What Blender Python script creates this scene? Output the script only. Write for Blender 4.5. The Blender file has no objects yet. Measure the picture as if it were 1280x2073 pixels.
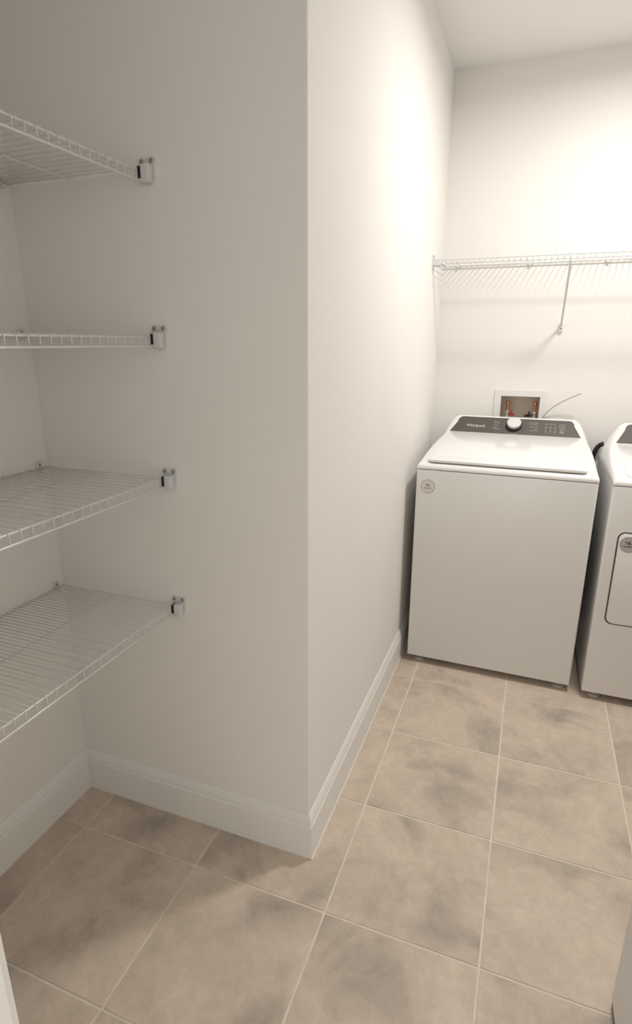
import bpy, bmesh, math, random
from mathutils import Vector, Matrix

random.seed(7)
scene = bpy.context.scene
COL = scene.collection

# ------------------------------------------------------------------ camera
CAM = Vector((0.4825, -1.2561, 1.5))
YAW, PITCH, ROLL, FPX = 0.3583, 0.2908, 0.0025, 1150.43
_f = Vector((-math.sin(YAW) * math.cos(PITCH), math.cos(YAW) * math.cos(PITCH), -math.sin(PITCH)))
_r0 = Vector((math.cos(YAW), math.sin(YAW), 0.0))
_u0 = _r0.cross(_f)
_r = math.cos(ROLL) * _r0 + math.sin(ROLL) * _u0
_u = -math.sin(ROLL) * _r0 + math.cos(ROLL) * _u0
cam_data = bpy.data.cameras.new('camera')
cam_data.sensor_fit = 'HORIZONTAL'
cam_data.sensor_width = 36.0
cam_data.lens = FPX / 1280.0 * 36.0
cam_data.clip_start = 0.02
cam = bpy.data.objects.new('camera', cam_data)
COL.objects.link(cam)
m = Matrix((( _r.x, _u.x, -_f.x, CAM.x), (_r.y, _u.y, -_f.y, CAM.y), (_r.z, _u.z, -_f.z, CAM.z), (0, 0, 0, 1)))
cam.matrix_world = m
scene.camera = cam

# ------------------------------------------------------------------ light and exposure
world = bpy.data.worlds.new('world')
scene.world = world
world.use_nodes = True
world.node_tree.nodes['Background'].inputs[0].default_value = (1.0, 0.95, 0.88, 1)
world.node_tree.nodes['Background'].inputs[1].default_value = 1.22
scene.view_settings.view_transform = 'Standard'
scene.view_settings.look = 'None'
scene.view_settings.gamma = 1.0
scene.view_settings.use_curve_mapping = False
scene.view_settings.exposure = 0.11
LAMP_WATTS = 17.8         # laundry ceiling lamp
LAMP_COLOR = (1.0, 0.955, 0.905)

# ------------------------------------------------------------------ room measures (metres)
CEIL = 2.716
TB = 0.014              # baseboard thickness; its outer faces lie on x = 0 and y = 0
XL = -0.83 - TB         # pantry left wall face
XP = -TB                # partition right face
YP = TB                 # partition front face
YB = 1.901              # laundry back wall face
XR = 1.62               # laundry right wall face
YF = -0.93              # front wall, room side
YF2 = YF - 0.115        # front wall, hall side
DX0, DX1, DZ = -0.03, 0.80, 2.42   # doorway
YH = -2.5               # hall far wall
XH0, XH1 = -1.3, 2.1
TILE, GX, GY = 0.4085, 0.0936, -0.1426
TX, TY = 0.4106, 0.4065

# ------------------------------------------------------------------ materials
def srgb(r, g, b):
    def f(c):
        c /= 255.0
        return c / 12.92 if c <= 0.04045 else ((c + 0.055) / 1.055) ** 2.4
    return (f(r), f(g), f(b), 1.0)

def mat(name, color, rough=0.5, metal=0.0, coat=0.0, bump=None, spec=0.5, var=0.0, varscale=8.0):
    mt = bpy.data.materials.new(name)
    mt.use_nodes = True
    nt = mt.node_tree
    b = nt.nodes['Principled BSDF']
    b.inputs['Base Color'].default_value = color
    b.inputs['Roughness'].default_value = rough
    b.inputs['Metallic'].default_value = metal
    b.inputs['Specular IOR Level'].default_value = spec
    if coat:
        b.inputs['Coat Weight'].default_value = coat
        b.inputs['Coat Roughness'].default_value = 0.08
    tc = nt.nodes.new('ShaderNodeTexCoord')
    if var:
        n = nt.nodes.new('ShaderNodeTexNoise')
        n.inputs['Scale'].default_value = varscale
        n.inputs['Detail'].default_value = 4
        nt.links.new(tc.outputs['Object'], n.inputs['Vector'])
        rp = nt.nodes.new('ShaderNodeValToRGB')
        rp.color_ramp.elements[0].position = 0.3
        rp.color_ramp.elements[1].position = 0.7
        rp.color_ramp.elements[0].color = tuple(c * (1 - var) for c in color[:3]) + (1,)
        rp.color_ramp.elements[1].color = tuple(min(1, c * (1 + var)) for c in color[:3]) + (1,)
        nt.links.new(n.outputs['Fac'], rp.inputs[0])
        nt.links.new(rp.outputs[0], b.inputs['Base Color'])
    if bump:
        sc, st = bump
        n = nt.nodes.new('ShaderNodeTexNoise')
        n.inputs['Scale'].default_value = sc
        n.inputs['Detail'].default_value = 3
        nt.links.new(tc.outputs['Object'], n.inputs['Vector'])
        bp = nt.nodes.new('ShaderNodeBump')
        bp.inputs['Strength'].default_value = st
        bp.inputs['Distance'].default_value = 0.002
        nt.links.new(n.outputs['Fac'], bp.inputs['Height'])
        nt.links.new(bp.outputs[0], b.inputs['Normal'])
    return mt

def emit(name, color, strength):
    mt = bpy.data.materials.new(name)
    mt.use_nodes = True
    nt = mt.node_tree
    nt.nodes.remove(nt.nodes['Principled BSDF'])
    e = nt.nodes.new('ShaderNodeEmission')
    e.inputs[0].default_value = (*color, 1)
    e.inputs[1].default_value = strength
    nt.links.new(e.outputs[0], nt.nodes['Material Output'].inputs[0])
    return mt

M_WALL = mat('wall_paint', (0.87, 0.855, 0.825, 1), 0.85, bump=(220, 0.12), spec=0.2, var=0.008, varscale=3)
M_CEIL = mat('ceiling_paint', (0.87, 0.86, 0.84, 1), 0.9, bump=(160, 0.2), spec=0.2)
M_TRIM = mat('trim_paint', (0.87, 0.86, 0.835, 1), 0.5, spec=0.4, bump=(60, 0.03))
M_CAULK = mat('caulk', (0.80, 0.76, 0.69, 1), 0.6, bump=(90, 0.1))
M_GROUT = mat('grout', srgb(232, 221, 207), 0.95, bump=(300, 0.4), var=0.06, varscale=25)
M_ENAMEL = mat('white_enamel', (0.85, 0.845, 0.835, 1), 0.28, coat=0.25, bump=(500, 0.01))
M_LID = mat('white_lid', (0.84, 0.835, 0.835, 1), 0.2, coat=0.3, bump=(500, 0.008))
M_DARK = mat('charcoal_panel', srgb(84, 78, 74), 0.45, bump=(600, 0.03), var=0.05, varscale=40)
M_PRINT = mat('white_print', srgb(205, 200, 194), 0.6, var=0.02)
M_PRINTG = mat('grey_print', srgb(150, 145, 140), 0.6, var=0.02)
M_CHROME = mat('brushed_silver', (0.80, 0.80, 0.80, 1), 0.32, metal=0.6, bump=(200, 0.02))
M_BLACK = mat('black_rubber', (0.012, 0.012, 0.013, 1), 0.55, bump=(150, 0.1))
M_GASKET = mat('grey_gasket', srgb(92, 86, 80), 0.7, bump=(150, 0.05))
M_FOOT = mat('grey_foot', srgb(190, 186, 182), 0.5, bump=(90, 0.04))
M_WIRE = mat('white_coated_wire', (0.76, 0.755, 0.735, 1), 0.3, coat=0.3, bump=(80, 0.02))
M_CLIP = mat('white_clip_plastic', (0.70, 0.715, 0.72, 1), 0.35, bump=(80, 0.03))
M_SCREW = mat('screw_steel', srgb(150, 148, 138), 0.45, metal=0.5, bump=(200, 0.05))
M_COPPER = mat('copper', srgb(196, 136, 104), 0.35, metal=0.7, bump=(120, 0.06), var=0.12, varscale=60)
M_BRASS = mat('valve_metal', srgb(205, 200, 196), 0.35, metal=0.6, bump=(120, 0.05))
M_RED = mat('red_plastic', srgb(170, 40, 50), 0.4, bump=(90, 0.03))
M_BOX = mat('outlet_box_plastic', (0.80, 0.79, 0.77, 1), 0.5, bump=(90, 0.02))
M_BOXIN = mat('outlet_box_inside', srgb(216, 204, 192), 0.6, bump=(90, 0.03))
M_CABLE = mat('grey_cable', srgb(178, 170, 160), 0.5, bump=(150, 0.04))
M_STICK = mat('sticker_paper', srgb(226, 220, 218), 0.5, bump=(90, 0.01))
M_STICKG = mat('sticker_grey', srgb(185, 180, 178), 0.5, bump=(90, 0.01))
M_DOOR = mat('door_paint', (0.74, 0.74, 0.735, 1), 0.4, bump=(60, 0.03))
M_LAMP = emit('lamp_diffuser', LAMP_COLOR, 12.0)

def tile_material():
    mt = bpy.data.materials.new('porcelain_tile')
    mt.use_nodes = True
    nt = mt.node_tree
    L = nt.links.new
    b = nt.nodes['Principled BSDF']
    tc = nt.nodes.new('ShaderNodeTexCoord')
    oi = nt.nodes.new('ShaderNodeObjectInfo')
    mul = nt.nodes.new('ShaderNodeMath'); mul.operation = 'MULTIPLY'; mul.inputs[1].default_value = 37.0
    L(oi.outputs['Random'], mul.inputs[0])
    cb = nt.nodes.new('ShaderNodeCombineXYZ')
    L(mul.outputs[0], cb.inputs[0]); L(mul.outputs[0], cb.inputs[1]); L(mul.outputs[0], cb.inputs[2])
    add = nt.nodes.new('ShaderNodeVectorMath'); add.operation = 'ADD'
    L(tc.outputs['Object'], add.inputs[0]); L(cb.outputs[0], add.inputs[1])
    def noise(scale, detail, rough, dist):
        n = nt.nodes.new('ShaderNodeTexNoise')
        n.inputs['Scale'].default_value = scale
        n.inputs['Detail'].default_value = detail
        n.inputs['Roughness'].default_value = rough
        n.inputs['Distortion'].default_value = dist
        L(add.outputs[0], n.inputs['Vector'])
        return n
    n1 = noise(4.2, 5, 0.55, 0.5)
    n2 = noise(24, 8, 0.7, 0.6)
    n3 = noise(170, 4, 0.6, 0.0)
    r1 = nt.nodes.new('ShaderNodeValToRGB')
    cr = r1.color_ramp
    cr.elements[0].position = 0.30; cr.elements[0].color = srgb(176, 166, 155)
    cr.elements[1].position = 0.66; cr.elements[1].color = srgb(221, 206, 190)
    e = cr.elements.new(0.47); e.color = srgb(211, 196, 180)
    L(n1.outputs['Fac'], r1.inputs[0])
    r2 = nt.nodes.new('ShaderNodeValToRGB')
    r2.color_ramp.elements[0].position = 0.35; r2.color_ramp.elements[0].color = (0.87, 0.87, 0.87, 1)
    r2.color_ramp.elements[1].position = 0.65; r2.color_ramp.elements[1].color = (1.06, 1.05, 1.04, 1)
    L(n2.outputs['Fac'], r2.inputs[0])
    mx = nt.nodes.new('ShaderNodeMix'); mx.data_type = 'RGBA'; mx.blend_type = 'MULTIPLY'
    mx.inputs['Factor'].default_value = 0.8
    L(r1.outputs[0], mx.inputs['A']); L(r2.outputs[0], mx.inputs['B'])
    r3 = nt.nodes.new('ShaderNodeValToRGB')
    r3.color_ramp.elements[0].position = 0.3; r3.color_ramp.elements[0].color = (0.93, 0.93, 0.93, 1)
    r3.color_ramp.elements[1].position = 0.7; r3.color_ramp.elements[1].color = (1.04, 1.04, 1.04, 1)
    L(n3.outputs['Fac'], r3.inputs[0])
    mx2 = nt.nodes.new('ShaderNodeMix'); mx2.data_type = 'RGBA'; mx2.blend_type = 'MULTIPLY'
    mx2.inputs['Factor'].default_value = 0.7
    L(mx.outputs['Result'], mx2.inputs['A']); L(r3.outputs[0], mx2.inputs['B'])
    L(mx2.outputs['Result'], b.inputs['Base Color'])
    b.inputs['Roughness'].default_value = 0.55
    b.inputs['Specular IOR Level'].default_value = 0.35
    bp = nt.nodes.new('ShaderNodeBump'); bp.inputs['Strength'].default_value = 0.08; bp.inputs['Distance'].default_value = 0.002
    L(n2.outputs['Fac'], bp.inputs['Height']); L(bp.outputs[0], b.inputs['Normal'])
    return mt
M_TILE = tile_material()

# ------------------------------------------------------------------ helpers
def link(name, me, material, parent=None, loc=None, smooth=False):
    o = bpy.data.objects.new(name, me)
    COL.objects.link(o)
    if material is not None and not me.materials:
        me.materials.append(material)
    if smooth:
        for p in me.polygons:
            p.use_smooth = True
    if parent:
        o.parent = parent
    if loc is not None:
        o.location = loc
    return o

def mesh(name, bm):
    bmesh.ops.recalc_face_normals(bm, faces=bm.faces)
    me = bpy.data.meshes.new(name)
    bm.to_mesh(me)
    bm.free()
    return me

def obj(name, bm, material, parent=None, loc=None, smooth=False):
    return link(name, mesh(name, bm), material, parent, loc, smooth)

def smooth_by_angle(o, deg=35):
    me = o.data
    for p in me.polygons:
        p.use_smooth = True
    me.set_sharp_from_angle(angle=math.radians(deg))

def tag(o, label, cat, group=None):
    o['label'] = label
    o['category'] = cat
    if group:
        o['group'] = group
    return o

def thing(name, label, cat, loc=(0, 0, 0), rotz=0.0, group=None):
    o = bpy.data.objects.new(name, None)
    o.empty_display_size = 0.05
    COL.objects.link(o)
    o.location = loc
    o.rotation_euler = (0, 0, rotz)
    return tag(o, label, cat, group)

def box(bm, x0, x1, y0, y1, z0, z1, bevel=0.0, seg=2):
    r = bmesh.ops.create_cube(bm, size=1.0)
    vs = r['verts']
    for v in vs:
        v.co = Vector(((x0 + x1) / 2 + v.co.x * (x1 - x0), (y0 + y1) / 2 + v.co.y * (y1 - y0), (z0 + z1) / 2 + v.co.z * (z1 - z0)))
    if bevel > 0:
        es = list({e for v in vs for e in v.link_edges})
        bmesh.ops.bevel(bm, geom=es, offset=bevel, segments=seg, profile=0.5, affect='EDGES')
    return bm

def boxes(*bs):
    bm = bmesh.new()
    for b in bs:
        box(bm, *b)
    return bm

def tube(bm, pts, rad, n=8, caps=True):
    pts = [Vector(p) for p in pts]
    rings = []
    prev = None
    for i, p in enumerate(pts):
        if i == 0:
            d = pts[1] - pts[0]
        elif i == len(pts) - 1:
            d = pts[-1] - pts[-2]
        else:
            d = (pts[i + 1] - p).normalized() + (p - pts[i - 1]).normalized()
        d.normalize()
        if prev is None:
            a = Vector((0, 0, 1)) if abs(d.z) < 0.9 else Vector((1, 0, 0))
            x = d.cross(a).normalized()
        else:
            x = (prev - d * prev.dot(d)).normalized()
        prev = x
        y = d.cross(x)
        rr = rad[i] if isinstance(rad, (list, tuple)) else rad
        rings.append([bm.verts.new(p + rr * (math.cos(2 * math.pi * k / n) * x + math.sin(2 * math.pi * k / n) * y)) for k in range(n)])
    for a, b in zip(rings, rings[1:]):
        for k in range(n):
            bm.faces.new((a[k], a[(k + 1) % n], b[(k + 1) % n], b[k]))
    if caps:
        bm.faces.new(rings[0][::-1]); bm.faces.new(rings[-1])
    return bm

def lathe(bm, prof, n=32, origin=(0, 0, 0), axis=(0, 0, 1)):
    """prof: list of (radius, height) along axis."""
    ax = Vector(axis).normalized()
    a = Vector((1, 0, 0)) if abs(ax.x) < 0.9 else Vector((0, 1, 0))
    x = (a - ax * a.dot(ax)).normalized()
    y = ax.cross(x)
    O = Vector(origin)
    rings = []
    for r, h in prof:
        if r <= 1e-7:
            rings.append([bm.verts.new(O + ax * h)])
        else:
            rings.append([bm.verts.new(O + ax * h + r * (math.cos(2 * math.pi * k / n) * x + math.sin(2 * math.pi * k / n) * y)) for k in range(n)])
    for a_, b_ in zip(rings, rings[1:]):
        for k in range(n):
            q = (k + 1) % n
            if len(a_) == 1 and len(b_) == 1:
                continue
            if len(a_) == 1:
                bm.faces.new((a_[0], b_[q], b_[k]))
            elif len(b_) == 1:
                bm.faces.new((a_[k], a_[q], b_[0]))
            else:
                bm.faces.new((a_[k], a_[q], b_[q], b_[k]))
    if len(rings[0]) > 1:
        bm.faces.new(rings[0][::-1])
    if len(rings[-1]) > 1:
        bm.faces.new(rings[-1])
    return bm

def rounded(x0, x1, y0, y1, radii, n=6):
    """outline, radii for corners (x0,y0),(x1,y0),(x1,y1),(x0,y1)"""
    out = []
    cs = [(x0, y0, 1, 1, math.pi), (x1, y0, -1, 1, 1.5 * math.pi), (x1, y1, -1, -1, 0), (x0, y1, 1, -1, 0.5 * math.pi)]
    for (x, y, sx, sy, a0), r in zip(cs, radii):
        if r <= 0:
            out.append((x, y)); continue
        for k in range(n + 1):
            a = a0 + 0.5 * math.pi * k / n
            out.append((x + sx * r + r * math.cos(a), y + sy * r + r * math.sin(a)))
    return out

def prism(bm, outline, f0, f1):
    """outline of (a,b); f0, f1 map (a,b) to the two end faces."""
    lo = [bm.verts.new(f0(a, b)) for a, b in outline]
    hi = [bm.verts.new(f1(a, b)) for a, b in outline]
    n = len(outline)
    bm.faces.new(lo[::-1]); bm.faces.new(hi)
    for k in range(n):
        bm.faces.new((lo[k], lo[(k + 1) % n], hi[(k + 1) % n], hi[k]))
    return bm

def bez(p0, p1, p2, p3, n=16):
    p0, p1, p2, p3 = map(Vector, (p0, p1, p2, p3))
    return [((1 - t) ** 3) * p0 + 3 * (1 - t) ** 2 * t * p1 + 3 * (1 - t) * t * t * p2 + t ** 3 * p3 for t in [i / n for i in range(n + 1)]]

def stuff(o):
    o['kind'] = 'stuff'
    return o

def structure(name, bm, material, parent=None, loc=None, smooth=False):
    o = obj(name, bm, material, parent, loc, smooth)
    o['kind'] = 'structure'
    return o

# ------------------------------------------------------------------ shell
floor = structure('floor', boxes((XH0 - 0.1, XH1 + 0.1, YH - 0.1, YB + 0.12, -0.06, -0.0022)), M_GROUT)
floor['label'] = 'grey beige square porcelain tile floor with pale grout'
tb = bmesh.new()
box(tb, -TILE / 2, TILE / 2, -TILE / 2, TILE / 2, -0.010, 0.0)
gw = 0.0034
for v in tb.verts:
    v.co.x *= (TX - 2 * gw) / TILE
    v.co.y *= (TY - 2 * gw) / TILE
top_edges = [e for e in tb.edges if all(v.co.z > -0.001 for v in e.verts)]
bmesh.ops.bevel(tb, geom=top_edges, offset=0.0012, segments=2, profile=0.5, affect='EDGES')
tile_me = mesh('tile', tb)
for i in range(-3, 5):
    for j in range(-6, 5):
        x0, x1 = GX + i * TX, GX + (i + 1) * TX
        y0, y1 = GY + j * TY, GY + (j + 1) * TY
        if x1 < XP and y0 > YP:
            continue                       # wholly under the partition
        if x0 > XH1 or x1 < XH0 or y1 < YH:
            continue
        link('tile', tile_me, M_TILE, floor, ((x0 + x1) / 2, (y0 + y1) / 2, 0.0))

structure('ceiling', boxes((XH0 - 0.1, XH1 + 0.1, YH - 0.1, YB + 0.12, CEIL, CEIL + 0.1)), M_CEIL)
structure('wall_left', boxes((XL - 0.1, XL, YF, YP + 0.0, 0, CEIL)), M_WALL)
bm = bmesh.new()
cr_ = [(XP - 0.005 + 0.005 * math.sin(a), YP + 0.005 - 0.005 * math.cos(a)) for a in [math.pi / 2 * k / 4 for k in range(5)]]
prism(bm, [(XL - 0.1, YP)] + cr_ + [(XP, YB + 0.12), (XL - 0.1, YB + 0.12)], lambda a, b: (a, b, 0.0), lambda a, b: (a, b, CEIL))
smooth_by_angle(structure('wall_partition', bm, M_WALL), 30)
# back wall with the hole for the outlet box
OX0, OX1, OZ0, OZ1 = 0.325, 0.525, 1.07, 1.238
structure('wall_back', boxes((XP, OX0, YB, YB + 0.12, 0, CEIL), (OX1, XR, YB, YB + 0.12, 0, CEIL),
                             (OX0, OX1, YB, YB + 0.12, 0, OZ0), (OX0, OX1, YB, YB + 0.12, OZ1, CEIL)), M_WALL)
structure('wall_right', boxes((XR, XR + 0.1, YF, YB + 0.12, 0, CEIL)), M_WALL)
structure('wall_front', boxes((XL - 0.1, DX0 - 0.02, YF2, YF, 0, CEIL), (DX1 + 0.02, XR + 0.1, YF2, YF, 0, CEIL),
                              (DX0 - 0.02, DX1 + 0.02, YF2, YF, DZ + 0.02, CEIL)), M_WALL)

# baseboards: profile swept along a wall with mitred ends
BPROF = [(0, 0), (TB, 0), (TB, 0.112), (TB - 0.0015, 0.115), (TB - 0.0035, 0.117), (TB - 0.0035, 0.121), (TB - 0.002, 0.124),
         (TB - 0.003, 0.130), (TB - 0.007, 0.142), (TB - 0.010, 0.148), (0.002, 0.151), (0, 0.151)]
def baseboard(name, p0, p1, nrm, m0=0, m1=0, bead=True):
    """p0->p1 along the wall face; nrm points into the room; m0/m1: +1 outside mitre (grows), -1 inside mitre (shrinks)."""
    p0, p1, nrm = Vector((*p0, 0)), Vector((*p1, 0)), Vector((*nrm, 0))
    d = (p1 - p0).normalized()
    def sweep(prof):
        bm = bmesh.new()
        a = [bm.verts.new(p0 + nrm * q - d * (q * m0) + Vector((0, 0, z))) for q, z in prof]
        b = [bm.verts.new(p1 + nrm * q + d * (q * m1) + Vector((0, 0, z))) for q, z in prof]
        n = len(prof)
        for k in range(n):
            bm.faces.new((a[k], a[(k + 1) % n], b[(k + 1) % n], b[k]))
        bm.faces.new(a); bm.faces.new(b[::-1])
        return bm
    o = structure(name, sweep(BPROF), M_TRIM)
    if bead:
        q = TB
        obj('caulk_bead', sweep([(q - 0.001, 0.0), (q + 0.0045, 0.0), (q + 0.0035, 0.003), (q - 0.001, 0.0065)]), M_CAULK, o)
    return o
baseboard('baseboard_left', (XL, YF), (XL, YP), (1, 0), 0, -1, False)
baseboard('baseboard_partition_front', (XL, YP), (XP, YP), (0, -1), -1, 1, False)
baseboard('baseboard_partition_side', (XP, YP), (XP, YB), (1, 0), 1, -1)
baseboard('baseboard_back', (XP, YB), (XR, YB), (0, -1), -1, -1)
baseboard('baseboard_right', (XR, YB), (XR, YF), (-1, 0), -1, 0)

# doorway frame and the open door
def frame_piece(name, *bs):
    bm = bmesh.new()
    for b in bs:
        box(bm, *b, 0.003, 2)
    return structure(name, bm, M_TRIM)
frame_piece('trim_1', (DX0 - 0.02, DX0, YF2, YF, 0, DZ), (DX0 - 0.012, DX0 + 0.010, YF - 0.075, YF - 0.040, 0, DZ))
frame_piece('trim_2', (DX1, DX1 + 0.02, YF2, YF, 0, DZ), (DX1 - 0.010, DX1 + 0.012, YF - 0.075, YF - 0.040, 0, DZ))
frame_piece('trim_3', (DX0 - 0.02, DX1 + 0.02, YF2, YF, DZ, DZ + 0.02))
for k, (xa, xb) in enumerate(((DX0 - 0.072, DX0 - 0.012), (DX1 + 0.012, DX1 + 0.072))):
    frame_piece('trim_%d' % (4 + k), (xa, xb, YF, YF + 0.014, 0, DZ + 0.066))
    frame_piece('trim_%d' % (6 + k), (xa, xb, YF2 - 0.014, YF2, 0, DZ + 0.066))
frame_piece('trim_8', (DX0 - 0.012, DX1 + 0.012, YF, YF + 0.014, DZ + 0.006, DZ + 0.066))
frame_piece('trim_9', (DX0 - 0.012, DX1 + 0.012, YF2 - 0.014, YF2, DZ + 0.006, DZ + 0.066))

door_y1 = -0.116
bm = bmesh.new()
box(bm, 0.803, 0.838, YF + 0.018, door_y1, 0.020, 2.405, 0.002, 2)
door = structure('door_1', bm, M_DOOR)
door['label'] = 'open white door standing along the right edge'
for (z0, z1) in ((0.25, 0.95), (1.12, 2.26)):
    for x0, x1 in ((0.799, 0.8035), (0.8375, 0.842)):
        bm = bmesh.new()
        ya, yb = YF + 0.13, door_y1 - 0.115
        box(bm, x0, x1, ya, ya + 0.02, z0, z1, 0.0015); box(bm, x0, x1, yb - 0.02, yb, z0, z1, 0.0015)
        box(bm, x0, x1, ya + 0.02, yb - 0.02, z0, z0 + 0.02, 0.0015); box(bm, x0, x1, ya + 0.02, yb - 0.02, z1 - 0.02, z1, 0.0015)
        obj('panel_moulding', bm, M_DOOR, door)
o = obj('door_gap_shade', boxes((0.805, 0.836, YF + 0.022, door_y1 - 0.003, 0.004, 0.021)), mat('gap_shade_dark', srgb(62, 54, 48), 0.8, bump=(120, 0.1)), door)  # dark strip painting in the shade of the gap under the door
bm = lathe(bmesh.new(), [(0.03, 0), (0.03, 0.006), (0.012, 0.010), (0.011, 0.03), (0.024, 0.042), (0.026, 0.055), (0.018, 0.064), (0, 0.066)], 24,
           (0.803, door_y1 - 0.06, 0.95), (-1, 0, 0))
o = obj('door_knob', bm, M_CHROME, door); smooth_by_angle(o)
for z in (0.25, 1.2, 2.2):
    obj('hinge', tube(bmesh.new(), [(0.800, YF + 0.010, z - 0.045), (0.800, YF + 0.010, z + 0.045)], 0.006, 10), M_CHROME, door)

# ------------------------------------------------------------------ ceiling lamps
def ceiling_lamp(name, label, loc, rad, glow):
    t = thing(name, label, 'lamp', loc)
    b = lathe(bmesh.new(), [(rad + 0.014, 0.0), (rad + 0.016, -0.012), (rad + 0.008, -0.020), (rad, -0.020), (rad - 0.002, -0.012), (0, -0.012)], 48)
    o = obj('housing', b, M_BOX, t); smooth_by_angle(o)
    b = bmesh.new()
    bmesh.ops.create_circle(b, cap_ends=True, segments=48, radius=rad - 0.001)
    for v in b.verts:
        v.co.z = -0.019
    me = bpy.data.meshes.new('diffuser'); b.to_mesh(me); b.free()
    if me.polygons[0].normal.z > 0:
        me.flip_normals()
    link('diffuser', me, glow, t)
    ld = bpy.data.lights.new('lamp_beam', 'AREA')
    ld.shape = 'DISK'; ld.size = 2 * rad; ld.energy = LAMP_WATTS; ld.color = LAMP_COLOR
    ld.spread = math.radians(172)
    lo = bpy.data.objects.new('lamp_beam', ld); COL.objects.link(lo)
    lo.parent = t; lo.location = (0, 0, -0.024)
    return t
ceiling_lamp('ceiling_light', 'round flush ceiling lamp above the laundry floor', (0.88, 1.02, CEIL), 0.095, M_LAMP)

# ------------------------------------------------------------------ washer and dryer
DECK = [  # y, top z, half width at the top
    (0.000, 0.972, 0.362), (0.004, 0.980, 0.360), (0.014, 0.986, 0.358), (0.030, 0.989, 0.357), (0.15, 1.004, 0.357), (0.28, 1.023, 0.352), (0.38, 1.037, 0.344),
    (0.452, 1.047, 0.334), (0.468, 1.051, 0.330), (0.50, 1.079, 0.314), (0.53, 1.107, 0.300), (0.556, 1.131, 0.288), (0.564, 1.135, 0.285), (0.576, 1.136, 0.283),
    (0.590, 1.126, 0.285), (0.598, 1.09, 0.295)]
DECK = [(y + 0.03 * min(1.0, y / 0.45), z, w) for y, z, w in DECK]
def deck_z(y):
    for (a, za, _), (b, zb, _) in zip(DECK, DECK[1:]):
        if a <= y <= b:
            return za + (zb - za) * (y - a) / (b - a)
    return DECK[-1][1]

def text_mesh(body, size, fn):
    cu = bpy.data.curves.new('lettering', 'FONT')
    cu.body = body
    cu.size = size
    cu.align_x = 'CENTER'; cu.align_y = 'CENTER'
    cu.offset = size * 0.012
    ob = bpy.data.objects.new('lettering_tmp', cu)
    COL.objects.link(ob)
    dg = bpy.context.evaluated_depsgraph_get()
    me = bpy.data.meshes.new_from_object(ob.evaluated_get(dg))
    bpy.data.objects.remove(ob)
    me.materials.clear()
    for v in me.vertices:
        v.co = fn(v.co.x, v.co.y)
    return me

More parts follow.
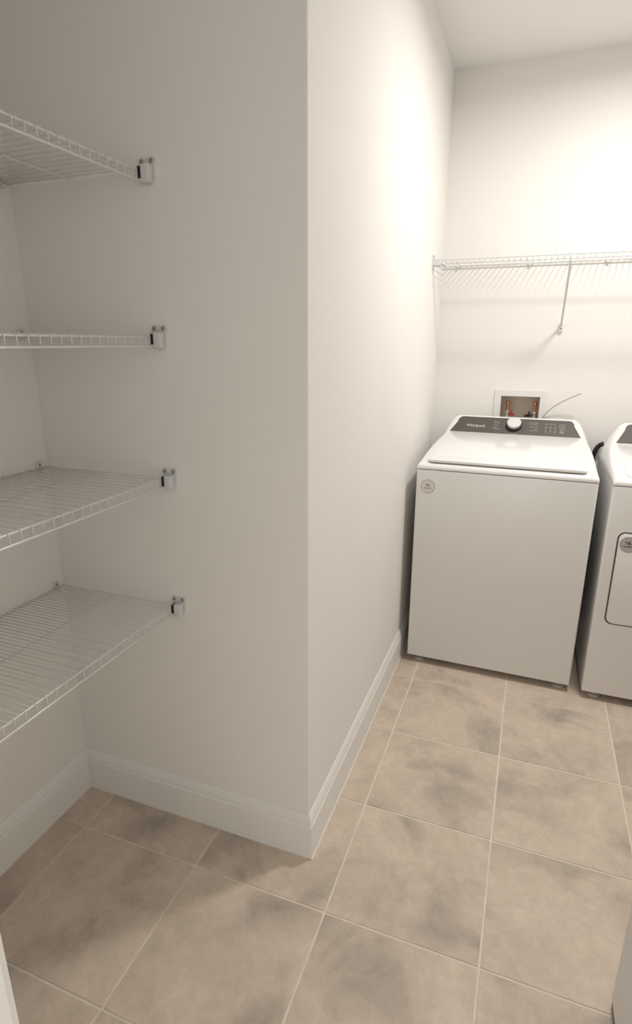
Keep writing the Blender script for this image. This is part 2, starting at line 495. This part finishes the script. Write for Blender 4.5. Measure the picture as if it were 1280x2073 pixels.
def appliance(name, label, loc, rotz, kind):
    HW, D, Z0, ZS = 0.367, 0.630, 0.036, 0.960
    t = thing(name, label, kind, loc, rotz)
    # cabinet
    bm = bmesh.new()
    prism(bm, rounded(-HW, HW, 0, D, (0.010, 0.010, 0.004, 0.004), 5), lambda a, b: (a, b, Z0), lambda a, b: (a, b, ZS))
    es = [e for e in bm.edges if abs(e.verts[0].co.z - e.verts[1].co.z) < 1e-6 and abs(e.verts[0].co.z - ZS) < 1e-4]
    bmesh.ops.bevel(bm, geom=es, offset=0.003, segments=2, profile=0.5, affect='EDGES')
    es = [e for e in bm.edges if abs(e.verts[0].co.z - e.verts[1].co.z) < 1e-6 and abs(e.verts[0].co.z - Z0) < 1e-4]
    bmesh.ops.bevel(bm, geom=es, offset=0.003, segments=2, profile=0.5, affect='EDGES')
    o = obj('cabinet', bm, M_ENAMEL, t); smooth_by_angle(o, 40)
    # neck hidden in the seam
    obj('seam_strip', boxes((-HW + 0.008, HW - 0.008, 0.008, D - 0.008, ZS - 0.004, ZS + 0.006)), M_GASKET, t)
    # top deck with the console hump
    bm = bmesh.new()
    ZB = ZS + 0.0035
    rings = []
    for y, zt, wt in DECK:
        inset = 0.006 if y < 0.002 else 0.0
        h = zt - ZB
        sec = [(HW - 0.012 - inset, ZB)]
        bw = HW - (0.0 if y > 0.004 else 0.004)
        sec += [(bw, ZB), (bw, ZB + min(0.016, h * 0.55))]
        top0 = ZB + min(0.016, h * 0.55)
        for k in range(1, 6):                       # rounded shoulder towards the top
            a = k / 6.0
            x = bw + (wt - bw) * (a ** 1.1)
            z = top0 + (zt - 0.0 - top0) * (1 - (1 - a) ** 1.35)
            sec.append((x, z))
        sec += [(wt - 0.004, zt), (wt - 0.012, zt + 0.0)]
        ring = [Vector((-x, y, z)) for x, z in sec] + [Vector((x, y, z)) for x, z in reversed(sec)]
        rings.append([bm.verts.new(v) for v in ring])
    for a, b in zip(rings, rings[1:]):
        n = len(a)
        for k in range(n):
            bm.faces.new((a[k], a[(k + 1) % n], b[(k + 1) % n], b[k]))
    bm.faces.new(rings[0]); bm.faces.new(rings[-1][::-1])
    o = obj('top_deck', bm, M_ENAMEL, t); smooth_by_angle(o, 38)
    # feet
    for fx, fy in ((-HW + 0.055, 0.045), (HW - 0.045, 0.045), (-HW + 0.055, D - 0.05), (HW - 0.045, D - 0.05)):
        bm = lathe(bmesh.new(), [(0.024, 0.0), (0.026, 0.004), (0.024, 0.010), (0.010, 0.012), (0.010, Z0 + 0.002)], 20)
        o = obj('foot', bm, M_FOOT, t, (fx, fy, 0)); smooth_by_angle(o)
    # console panel: a = across, b = up the slope
    A, B = Vector((0, 0.5025, 1.0550)), Vector((0, 0.5840, 1.1295))
    e = (B - A).normalized(); L = (B - A).length
    nrm = Vector((0, -e.z, e.y)) if True else None
    nrm = Vector((0, -e.z, e.y))
    if nrm.z < 0:
        nrm = -nrm
    def on(a, b, h=0.0):
        return Vector((a, 0, 0)) + A + e * b + nrm * h
    bw_, tw_ = 0.313, 0.270
    out = rounded(-1, 1, 0, 1, (0.01, 0.01, 0.0, 0.0), 3)
    out = [(-bw_, 0), (bw_, 0)]
    rr = 0.034
    for k in range(9):
        a = math.pi / 2 * k / 8
        out.append((tw_ - rr * 0.55 + rr * 0.75 * math.cos(a), L - rr + rr * math.sin(a)))
    for k in range(9):
        a = math.pi / 2 * (1 + k / 8)
        out.append((-tw_ + rr * 0.55 + rr * 0.75 * math.cos(a), L - rr + rr * math.sin(a)))
    bm = prism(bmesh.new(), out, lambda a, b: on(a, b, -0.006), lambda a, b: on(a, b, 0.004))
    panel = obj('console_panel', bm, M_DARK, t)
    panel['label'] = 'dark grey control panel'
    return t, panel, on, L, HW

def marks_mesh(on, rects, h=0.0046, th=0.0004):
    bm = bmesh.new()
    for x0, x1, b0, b1 in rects:
        prism(bm, [(x0, b0), (x1, b0), (x1, b1), (x0, b1)], lambda a, b: on(a, b, h - th), lambda a, b: on(a, b, h))
    return bm

def sticker(name, label, loc, rad, base_mat, rng):
    """round paper sticker on a front face, facing -y"""
    t = thing(name, label, 'sticker', loc)
    obj('paper', lathe(bmesh.new(), [(rad, 0.0), (rad, 0.0006)], 40, (0, 0, 0), (0, -1, 0)), base_mat, t)
    bm = bmesh.new()
    n = 40
    for r0, r1 in ((rad * 0.94, rad * 1.0),):
        vi = [[bm.verts.new((r * math.cos(2 * math.pi * k / n), y, r * math.sin(2 * math.pi * k / n))) for k in range(n)] for r, y in ((r0, -0.0008), (r1, -0.0008))]
        for k in range(n):
            bm.faces.new((vi[0][k], vi[0][(k + 1) % n], vi[1][(k + 1) % n], vi[1][k]))
    obj('printed_ring', bm, M_PRINTG, t)
    bm = bmesh.new()
    def rect(x0, x1, z0, z1):
        box(bm, x0 * rad, x1 * rad, -0.0009, -0.0006, z0 * rad, z1 * rad)
    rect(-0.40, -0.22, 0.18, 0.34); rect(-0.18, 0.16, 0.36, 0.42); rect(-0.16, 0.16, 0.02, 0.30); rect(0.20, 0.28, 0.00, 0.12); rect(0.28, 0.38, 0.20, 0.32)
    rect(-0.55, -0.32, -0.32, -0.18); rect(-0.26, -0.02, -0.32, -0.18); rect(0.04, 0.24, -0.32, -0.18); rect(0.30, 0.52, -0.30, -0.16)
    stuff(obj('printed_marks', bm, M_PRINTG if base_mat is M_STICK else M_GASKET, t))
    return t

# --- washer
WROT = -0.018
WLOC = (0.401, 1.210, 0.0)
washer, wpanel, won, wL, HW = appliance('washing_machine', 'white top loading washing machine with dark console beside the bright wall', WLOC, WROT, 'washer')
# lid
def lid_plane(x, y, h):
    return Vector((x, y, 0.9875 + (y - 0.02) * 0.1275 + h))
bm = bmesh.new()
lid_out = rounded(-0.322, 0.322, 0.018, 0.498, (0.018, 0.018, 0.004, 0.004), 6)
def taper(a, b):
    return a * (1 - 0.03 * max(0.0, (b - 0.02) / 0.45))
prism(bm, lid_out, lambda a, b: lid_plane(taper(a, b), b, 0.0060), lambda a, b: lid_plane(taper(a, b), b, 0.0165))
tv = [e_ for e_ in bm.edges if len(e_.link_faces) == 2 and any(len(f.verts) > 8 for f in e_.link_faces)]
bmesh.ops.bevel(bm, geom=tv, offset=0.003, segments=3, profile=0.5, affect='EDGES')
lid = obj('lid', bm, M_LID, washer); smooth_by_angle(lid, 40)
lid['label'] = 'glossy white hinged lid'
obj('lid_seal', prism(bmesh.new(), rounded(-0.312, 0.312, 0.030, 0.496, (0.014, 0.014, 0.004, 0.004), 5), lambda a, b: lid_plane(taper(a, b), b, -0.004), lambda a, b: lid_plane(taper(a, b), b, 0.0070)), M_GASKET, lid)
bm = prism(bmesh.new(), rounded(-0.272, 0.272, 0.070, 0.080, (0.004,) * 4, 4), lambda a, b: lid_plane(a, b, 0.012), lambda a, b: lid_plane(a, b, 0.0171))
obj('lid_crease', bm, M_LID, lid)
# lettering
me = text_mesh('Whirlpool', 0.0235, lambda x, y: won(-0.185 + x * 0.92, 0.052 + y, 0.0046))
link('brand_lettering', me, M_PRINT, wpanel)
rects = []
def words(x0, b, parts, h=0.0034):
    x = x0
    for w in parts:
        rects.append((x, x + w, b, b + h)); x += w + 0.0028
for b, ws in ((0.083, (0.020,)), (0.075, (0.010, 0.016)), (0.059, (0.022,)), (0.044, (0.020,)), (0.035, (0.014, 0.018))):
    words(-0.098, b, ws)
for b, ws in ((0.086, (0.022, 0.020)), (0.077, (0.012, 0.022)), (0.060, (0.024, 0.012)), (0.047, (0.018,)), (0.036, (0.022, 0.014))):
    wtot = sum(ws) + 0.0028 * (len(ws) - 1)
    words(0.113 - wtot, b, ws)
words(-0.022, 0.011, (0.014, 0.010, 0.016), 0.003)
words(0.143, 0.083, (0.016, 0.014, 0.012), 0.003)
for k in range(3):                                   # two rows of small key symbols
    x = 0.146 + k * 0.021
    rects += [(x, x + 0.0018, 0.058, 0.072), (x + 0.0045, x + 0.0063, 0.058, 0.072), (x - 0.002, x + 0.009, 0.0545, 0.0568)]
    rects += [(x, x + 0.007, 0.036, 0.038), (x + 0.001, x + 0.006, 0.040, 0.046), (x - 0.002, x + 0.009, 0.030, 0.0324)]
# digit display: outlined box holding two zeros
def frame_rect(x0, x1, b0, b1, w):
    rects.extend([(x0, x1, b0, b0 + w), (x0, x1, b1 - w, b1), (x0, x0 + w, b0 + w, b1 - w), (x1 - w, x1, b0 + w, b1 - w)])
frame_rect(0.209, 0.237, 0.060, 0.086, 0.0014)
frame_rect(0.2125, 0.2215, 0.0635, 0.0825, 0.0018)
frame_rect(0.2245, 0.2335, 0.0635, 0.0825, 0.0018)
rects += [(0.211, 0.2425, 0.0525, 0.0555), (0.212, 0.232, 0.046, 0.0485), (0.213, 0.231, 0.034, 0.042), (0.211, 0.233, 0.029, 0.0312)]
stuff(obj('printed_marks', marks_mesh(won, rects), M_PRINTG, wpanel))
# knob
kc = won(0.0, 0.064, 0.004)
kn = (won(0, 0, 1) - won(0, 0, 0)).normalized()
bm = lathe(bmesh.new(), [(0.0375, 0.0), (0.0375, 0.010), (0.034, 0.013)], 40, kc, kn)
ring = obj('knob', bm, M_BLACK, washer); smooth_by_angle(ring)
ring['label'] = 'round silver cycle knob on a dark collar'
bm = lathe(bmesh.new(), [(0.0335, 0.012), (0.0335, 0.026), (0.031, 0.0285), (0, 0.0285)], 40, kc, kn)
o = obj('knob_cap', bm, M_CHROME, ring); smooth_by_angle(o)
kx = Vector((1, 0, 0)); ky = kn.cross(kx)
dirv = (-0.35 * kx + 0.94 * ky).normalized(); side = kn.cross(dirv)
bm = bmesh.new()
prism(bm, [(-0.0025, 0.006), (0.0025, 0.006), (0.0025, 0.030), (-0.0025, 0.030)], lambda a, b: kc + kn * 0.028 + side * a + dirv * b, lambda a, b: kc + kn * 0.0292 + side * a + dirv * b)
obj('pointer_mark', bm, M_STICK, ring)

def on_front(loc, rot, x, z, out=0.0006):
    v = Matrix.Rotation(rot, 3, 'Z') @ Vector((x, -out, z))
    return Vector(loc) + v
s = sticker('round_sticker', 'small white round sticker at the top left of the washer front', on_front(WLOC, WROT, -0.313, 0.886), 0.031, M_STICK, 1)
s.rotation_euler = (0, 0, WROT)

# --- dryer
DLOC = (0.815 + HW, 1.183, 0.0)
dryer, dpanel, don, dL, _ = appliance('clothes_dryer', 'white clothes dryer cut off by the right edge beside the washer', DLOC, 0.0, 'dryer')
# flat top plate in place of a lid
bm = bmesh.new()
prism(bm, rounded(-0.318, 0.318, 0.045, 0.496, (0.03, 0.03, 0.004, 0.004), 6), lambda a, b: lid_plane(taper(a, b), b, -0.002), lambda a, b: lid_plane(taper(a, b), b, 0.0035))
tv = [e_ for e_ in bm.edges if len(e_.link_faces) == 2 and any(len(f.verts) > 8 for f in e_.link_faces)]
bmesh.ops.bevel(bm, geom=tv, offset=0.0015, segments=2, profile=0.5, affect='EDGES')
o = obj('top_plate', bm, M_LID, dryer); smooth_by_angle(o, 40)
# door panel; the shaded gap around it is painted as a flat dark ring
bm = bmesh.new()
dx0, dx1, dz0, dz1 = -HW + 0.044, HW - 0.044, 0.372, 0.778
outer = rounded(dx0, dx1, dz0, dz1, (0.030,) * 4, 8)
inner = rounded(dx0 + 0.006, dx1 - 0.006, dz0 + 0.006, dz1 - 0.006, (0.025,) * 4, 8)
vo = [bm.verts.new((a, -0.0008, b)) for a, b in outer]; vi = [bm.verts.new((a, -0.0008, b)) for a, b in inner]
n = len(vo)
for k in range(n):
    bm.faces.new((vo[k], vo[(k + 1) % n], vi[(k + 1) % n], vi[k]))
ddoor_bm = prism(bmesh.new(), inner, lambda a, b: (a, 0.002, b), lambda a, b: (a, -0.004, b))
tv = [e_ for e_ in ddoor_bm.edges if all(abs(v.co.y + 0.004) < 1e-6 for v in e_.verts)]
bmesh.ops.bevel(ddoor_bm, geom=tv, offset=0.002, segments=2, profile=0.5, affect='EDGES')
ddoor = obj('door', ddoor_bm, M_ENAMEL, dryer); smooth_by_angle(ddoor, 40)
obj('gap_shade_ring', bm, M_GASKET, ddoor)
me = text_mesh('Whirlpool', 0.0235, lambda x, y: don(-0.185 + x * 0.92, 0.052 + y, 0.0046))
link('brand_lettering', me, M_PRINT, dpanel)
dk = don(0.0, 0.064, 0.004)
bm = lathe(bmesh.new(), [(0.0375, 0.0), (0.0375, 0.010), (0.034, 0.013)], 40, dk, kn)
dring = obj('knob', bm, M_BLACK, dryer); smooth_by_angle(dring)
bm = lathe(bmesh.new(), [(0.0335, 0.012), (0.0335, 0.026), (0.031, 0.0285), (0, 0.0285)], 40, dk, kn)
o = obj('knob_cap', bm, M_CHROME, dring); smooth_by_angle(o)
sticker('round_sticker', 'grey round sticker at the top left of the dryer door', on_front(DLOC, 0, -0.279, 0.728, 0.0046), 0.033, M_STICKG, 2)

# --- black hose between the machines, hooked down behind the washer
pts = bez((0.838, 1.872, 1.018), (0.802, 1.872, 1.012), (0.788, 1.874, 0.95), (0.798, 1.876, 0.80), 26) + [Vector((0.799, 1.876, 0.5)), Vector((0.799, 1.876, 0.12))]
bm = tube(bmesh.new(), pts, [0.0105 + (0.0012 if i % 2 else 0.0) for i in range(len(pts))], 12)
o = obj('drain_hose', bm, M_BLACK); smooth_by_angle(o, 60)
tag(o, 'black hose arching down between washer and dryer', 'hose')

# ------------------------------------------------------------------ water outlet box in the back wall
ob = thing('water_outlet_box', 'white recessed water outlet box with copper stubs above the washer', 'outlet box', (0.425, YB, OZ0))
ox, oz = 0.425, OZ0
bm = bmesh.new()
fx0, fx1, fz0, fz1 = 0.297 - ox, 0.552 - ox, 1.035 - oz, 1.263 - oz
ix0, ix1, iz0, iz1 = OX0 + 0.004 - ox, OX1 - 0.004 - ox, 0.004, OZ1 - 0.004 - oz
for b in ((fx0, ix0, fz0, fz1), (ix1, fx1, fz0, fz1), (ix0, ix1, fz0, iz0), (ix0, ix1, iz1, fz1)):
    box(bm, b[0], b[1], -0.006, 0.0, b[2], b[3])
obj('face_frame', bm, M_BOX, ob)
bm = boxes((ix0, ix0 + 0.002, 0.0, 0.085, iz0, iz1), (ix1 - 0.002, ix1, 0.0, 0.085, iz0, iz1), (ix0, ix1, 0.0, 0.085, iz0, iz0 + 0.002),
           (ix0, ix1, 0.0, 0.085, iz1 - 0.002, iz1), (ix0, ix1, 0.085, 0.088, iz0, iz1))
obj('recess', bm, M_BOXIN, ob)
for k, (px, hm) in enumerate(((0.366, M_RED), (0.500, M_BLACK))):
    x = px - ox
    v = obj('valve', lathe(bmesh.new(), [(0.010, 0.026), (0.015, 0.030), (0.015, 0.052), (0.011, 0.056), (0.011, 0.072), (0.016, 0.074), (0.016, 0.084), (0.009, 0.086)], 18, (x, 0.045, 0)), M_BRASS, ob)
    smooth_by_angle(v)
    c = obj('copper_stub', lathe(bmesh.new(), [(0.0085, 0.085), (0.0085, 0.115), (0.0115, 0.116), (0.0115, 0.134), (0.0085, 0.136)], 18, (x, 0.045, 0)), M_COPPER, v)
    smooth_by_angle(c)
    sx = 1 if k == 0 else -1
    bm = boxes((x + sx * 0.012, x + sx * 0.036, 0.022, 0.032, 0.062, 0.072))
    if k == 1:
        box(bm, x - 0.050, x - 0.020, 0.020, 0.032, 0.058, 0.068); box(bm, x - 0.030, x - 0.022, 0.020, 0.032, 0.066, 0.086)
    else:
        box(bm, x + 0.014, x + 0.024, 0.020, 0.032, 0.066, 0.084)
    obj('handle', bm, hm, v)

cp = bez((0.533, 1.893, 1.10), (0.545, 1.885, 1.175), (0.62, 1.86, 1.22), (0.702, 1.83, 1.262), 20)
o = obj('loose_cable', tube(bmesh.new(), cp, 0.0024, 8), M_CABLE)
smooth_by_angle(o, 60)
tag(o, 'thin grey cable sticking out from beside the outlet box', 'cable')

# ------------------------------------------------------------------ wire shelves
def bracket_parts(parent, at, mir=1):
    """moulded end bracket on a wall facing -y; at = local point on the wall where the front rod ends"""
    x, y, z = at
    bm = bmesh.new()
    # back plate with two screw ears
    pl = [(-0.020, -0.016), (0.020, -0.018), (0.021, 0.006), (0.024, 0.014), (0.022, 0.023), (0.013, 0.026), (0.004, 0.021), (-0.004, 0.021), (-0.012, 0.026), (-0.020, 0.022), (-0.021, 0.013)]
    prism(bm, pl, lambda a, b: (x + a, y, z + b), lambda a, b: (x + a, y - 0.004, z + b))
    br = obj('end_bracket', bm, M_CLIP, parent)
    br['label'] = 'white plastic end bracket'
    # cup: hollow, open on the left and at the top
    bm = bmesh.new()
    box(bm, x - 0.006, x + 0.017, y - 0.024, y - 0.003, z - 0.032, z + 0.008, 0.004, 3)
    box(bm, x - 0.018, x - 0.014, y - 0.022, y - 0.003, z - 0.022, z + 0.004, 0.0015, 2)
    box(bm, x - 0.017, x - 0.004, y - 0.022, y - 0.003, z - 0.028, z - 0.022, 0.0015, 2)
    o = obj('cup', bm, M_CLIP, br); smooth_by_angle(o, 45)
    obj('slot_shade_fill', boxes((x - 0.0142, x - 0.0058, y - 0.0215, y - 0.004, z - 0.0222, z + 0.003)), M_BLACK, br)  # black fill put in for the shade inside the open slot
    for sx in (-0.0135, 0.0135):
        o = obj('screw', lathe(bmesh.new(), [(0.0052, 0.0), (0.0048, 0.0018), (0.003, 0.003), (0, 0.0032)], 14, (x + sx, y - 0.004, z + 0.0165), (0, -1, 0)), M_SCREW, br)
    return br

SPC = 0.01385
LIP = 0.026
WIRES = []
for lip in (True, False):
    d_ = 0.412
    bm = bmesh.new()
    if lip:
        tube(bm, [(0.006, 0, 0), (d_ - 0.004, 0, 0), (d_ + 0.001, 0, -0.002), (d_ + 0.003, 0, -0.006), (d_ + 0.003, 0, -LIP)], 0.0012, 6)
    else:
        tube(bm, [(0.006, 0, 0), (d_ + 0.0005, 0, 0)], 0.0012, 6)
    WIRES.append(mesh('cross_wire', bm))
    for p in WIRES[-1].polygons:
        p.use_smooth = True
def pantry_shelf(z, label):
    depth = 0.412                       # from the wall to the front rod, along +x
    y_far, y_near = YP - 0.004, YF + 0.006
    t = thing('wire_shelf', label, 'shelf', (XL, y_far, z), 0, 'wire shelves on the pantry wall')
    L = y_far - y_near
    n = int((L - 0.02) / SPC)
    for k in range(n + 1):              # every second wire folds down over the front lip
        link('cross_wire', WIRES[k % 2], M_WIRE, t, (0, -0.010 - k * SPC, 0))
    for x, zz, r in ((0.010, -0.004, 0.0024), (0.205, -0.0035, 0.0019), (depth - 0.002, -0.0042, 0.0028), (depth + 0.003, -LIP, 0.0028)):
        o = obj('long_rod', tube(bmesh.new(), [(x, -0.004, zz), (x, -L, zz)], r, 8), M_WIRE, t, smooth=False)
        smooth_by_angle(o, 50)
    bracket_parts(t, (depth + 0.016, 0.004 - 0.0, 0.000))
    for y in (-0.030, -0.330, -0.630):   # small clips hooking the back rod to the wall
        bm = bmesh.new()
        box(bm, 0.0, 0.006, y - 0.009, y + 0.009, -0.012, 0.016, 0.0015, 2)
        box(bm, 0.004, 0.016, y - 0.006, y + 0.006, -0.012, -0.006, 0.0015, 2)
        c = obj('wall_clip', bm, M_CLIP, t)
        obj('screw', lathe(bmesh.new(), [(0.0042, 0.0), (0.003, 0.002), (0, 0.0024)], 12, (0.006, y, 0.008), (1, 0, 0)), M_SCREW, c)
    return t

pantry_shelf(1.886, 'top white wire shelf of the pantry, above eye level, seen from below')
pantry_shelf(1.515, 'second white wire shelf from the top of the pantry, seen edge on')
pantry_shelf(1.148, 'third white wire shelf from the top of the pantry, second lowest')
pantry_shelf(0.770, 'lowest white wire shelf of the pantry, above the floor baseboard')

# laundry shelf along the back wall
ls = thing('wire_shelf', 'long white wire shelf with diagonal brace on the wall above the washer', 'shelf', (XP, YB, 1.868))
SW = XR - XP
DEP = 0.297
bm = bmesh.new()
tube(bm, [(0, -0.006, 0), (0, -DEP + 0.004, 0), (0, -DEP - 0.001, -0.002), (0, -DEP - 0.003, -0.006), (0, -DEP - 0.003, -0.032)], 0.0015, 6)
cw2 = mesh('cross_wire', bm)
for p in cw2.polygons:
    p.use_smooth = True
for k in range(int((SW - 0.03) / 0.0262) + 1):
    link('cross_wire', cw2, M_WIRE, ls, (0.016 + k * 0.0262, 0, 0))
for y, zz, r in ((-0.010, -0.004, 0.0026), (-0.150, -0.004, 0.0024), (-DEP + 0.002, -0.0042, 0.0028), (-DEP - 0.003, -0.032, 0.0036)):
    o = obj('long_rod', tube(bmesh.new(), [(0.010, y, zz), (SW - 0.006, y, zz)], r, 8), M_WIRE, ls)
    smooth_by_angle(o, 50)
# end bracket on the partition wall
bm = bmesh.new()
box(bm, 0.0, 0.004, -DEP - 0.014, -DEP + 0.022, -0.042, 0.018, 0.0015, 2)
box(bm, 0.003, 0.040, -DEP - 0.012, -DEP + 0.014, -0.030, 0.002, 0.003, 2)
eb = obj('end_bracket', bm, M_CLIP, ls)
obj('screw', lathe(bmesh.new(), [(0.005, 0.0), (0.003, 0.0022), (0, 0.0028)], 14, (0.004, -DEP + 0.004, 0.011), (1, 0, 0)), M_SCREW, eb)
bm = bmesh.new()
tube(bm, [(0.046, -DEP - 0.003, -0.024), (0.058, -DEP - 0.009, -0.026), (0.070, -DEP - 0.009, -0.036), (0.066, -DEP - 0.003, -0.046), (0.052, -DEP - 0.003, -0.044)], 0.0036, 8)
o = obj('rod_hook', bm, M_CLIP, ls); smooth_by_angle(o, 60)
# joint clip on the lip
bm = tube(bmesh.new(), [(0.556, -DEP - 0.008, -0.004), (0.548, -DEP - 0.010, -0.020), (0.538, -DEP - 0.010, -0.040)], 0.0038, 8)
o = obj('joint_clip', bm, M_CLIP, ls); smooth_by_angle(o, 60)
# diagonal brace from the lip down to the wall
bx = 0.591
brace = obj('brace', tube(bmesh.new(), [(bx + 0.001, -DEP - 0.004, 0.004), (bx, -DEP - 0.008, -0.020), (bx, -DEP + 0.004, -0.045), (bx, -0.030, -0.272), (bx, -0.010, -0.290)], 0.0052, 10), M_CLIP, ls)
smooth_by_angle(brace, 60)
bm = bmesh.new()
box(bm, bx - 0.009, bx + 0.009, -0.014, 0.0, -0.318, -0.280, 0.003, 2)
obj('brace_foot', bm, M_CLIP, brace)
obj('screw', lathe(bmesh.new(), [(0.0048, 0.0), (0.003, 0.0022), (0, 0.0028)], 14, (bx, -0.014, -0.303), (0, -1, 0)), M_SCREW, brace)
for dx in (-0.008, 0.010):
    obj('hook_tip', tube(bmesh.new(), [(bx + dx, -DEP - 0.008, -0.010), (bx + dx, -DEP - 0.006, 0.004), (bx + dx * 1.2, -DEP + 0.004, 0.006)], 0.0030, 8), M_CLIP, brace)
for x in (0.08, 0.42, 0.76, 1.10, 1.44):
    bm = bmesh.new()
    box(bm, x - 0.009, x + 0.009, -0.006, 0.0, -0.012, 0.016, 0.0015, 2)
    box(bm, x - 0.006, x + 0.006, -0.016, -0.004, -0.012, -0.006, 0.0015, 2)
    obj('wall_clip', bm, M_CLIP, ls)
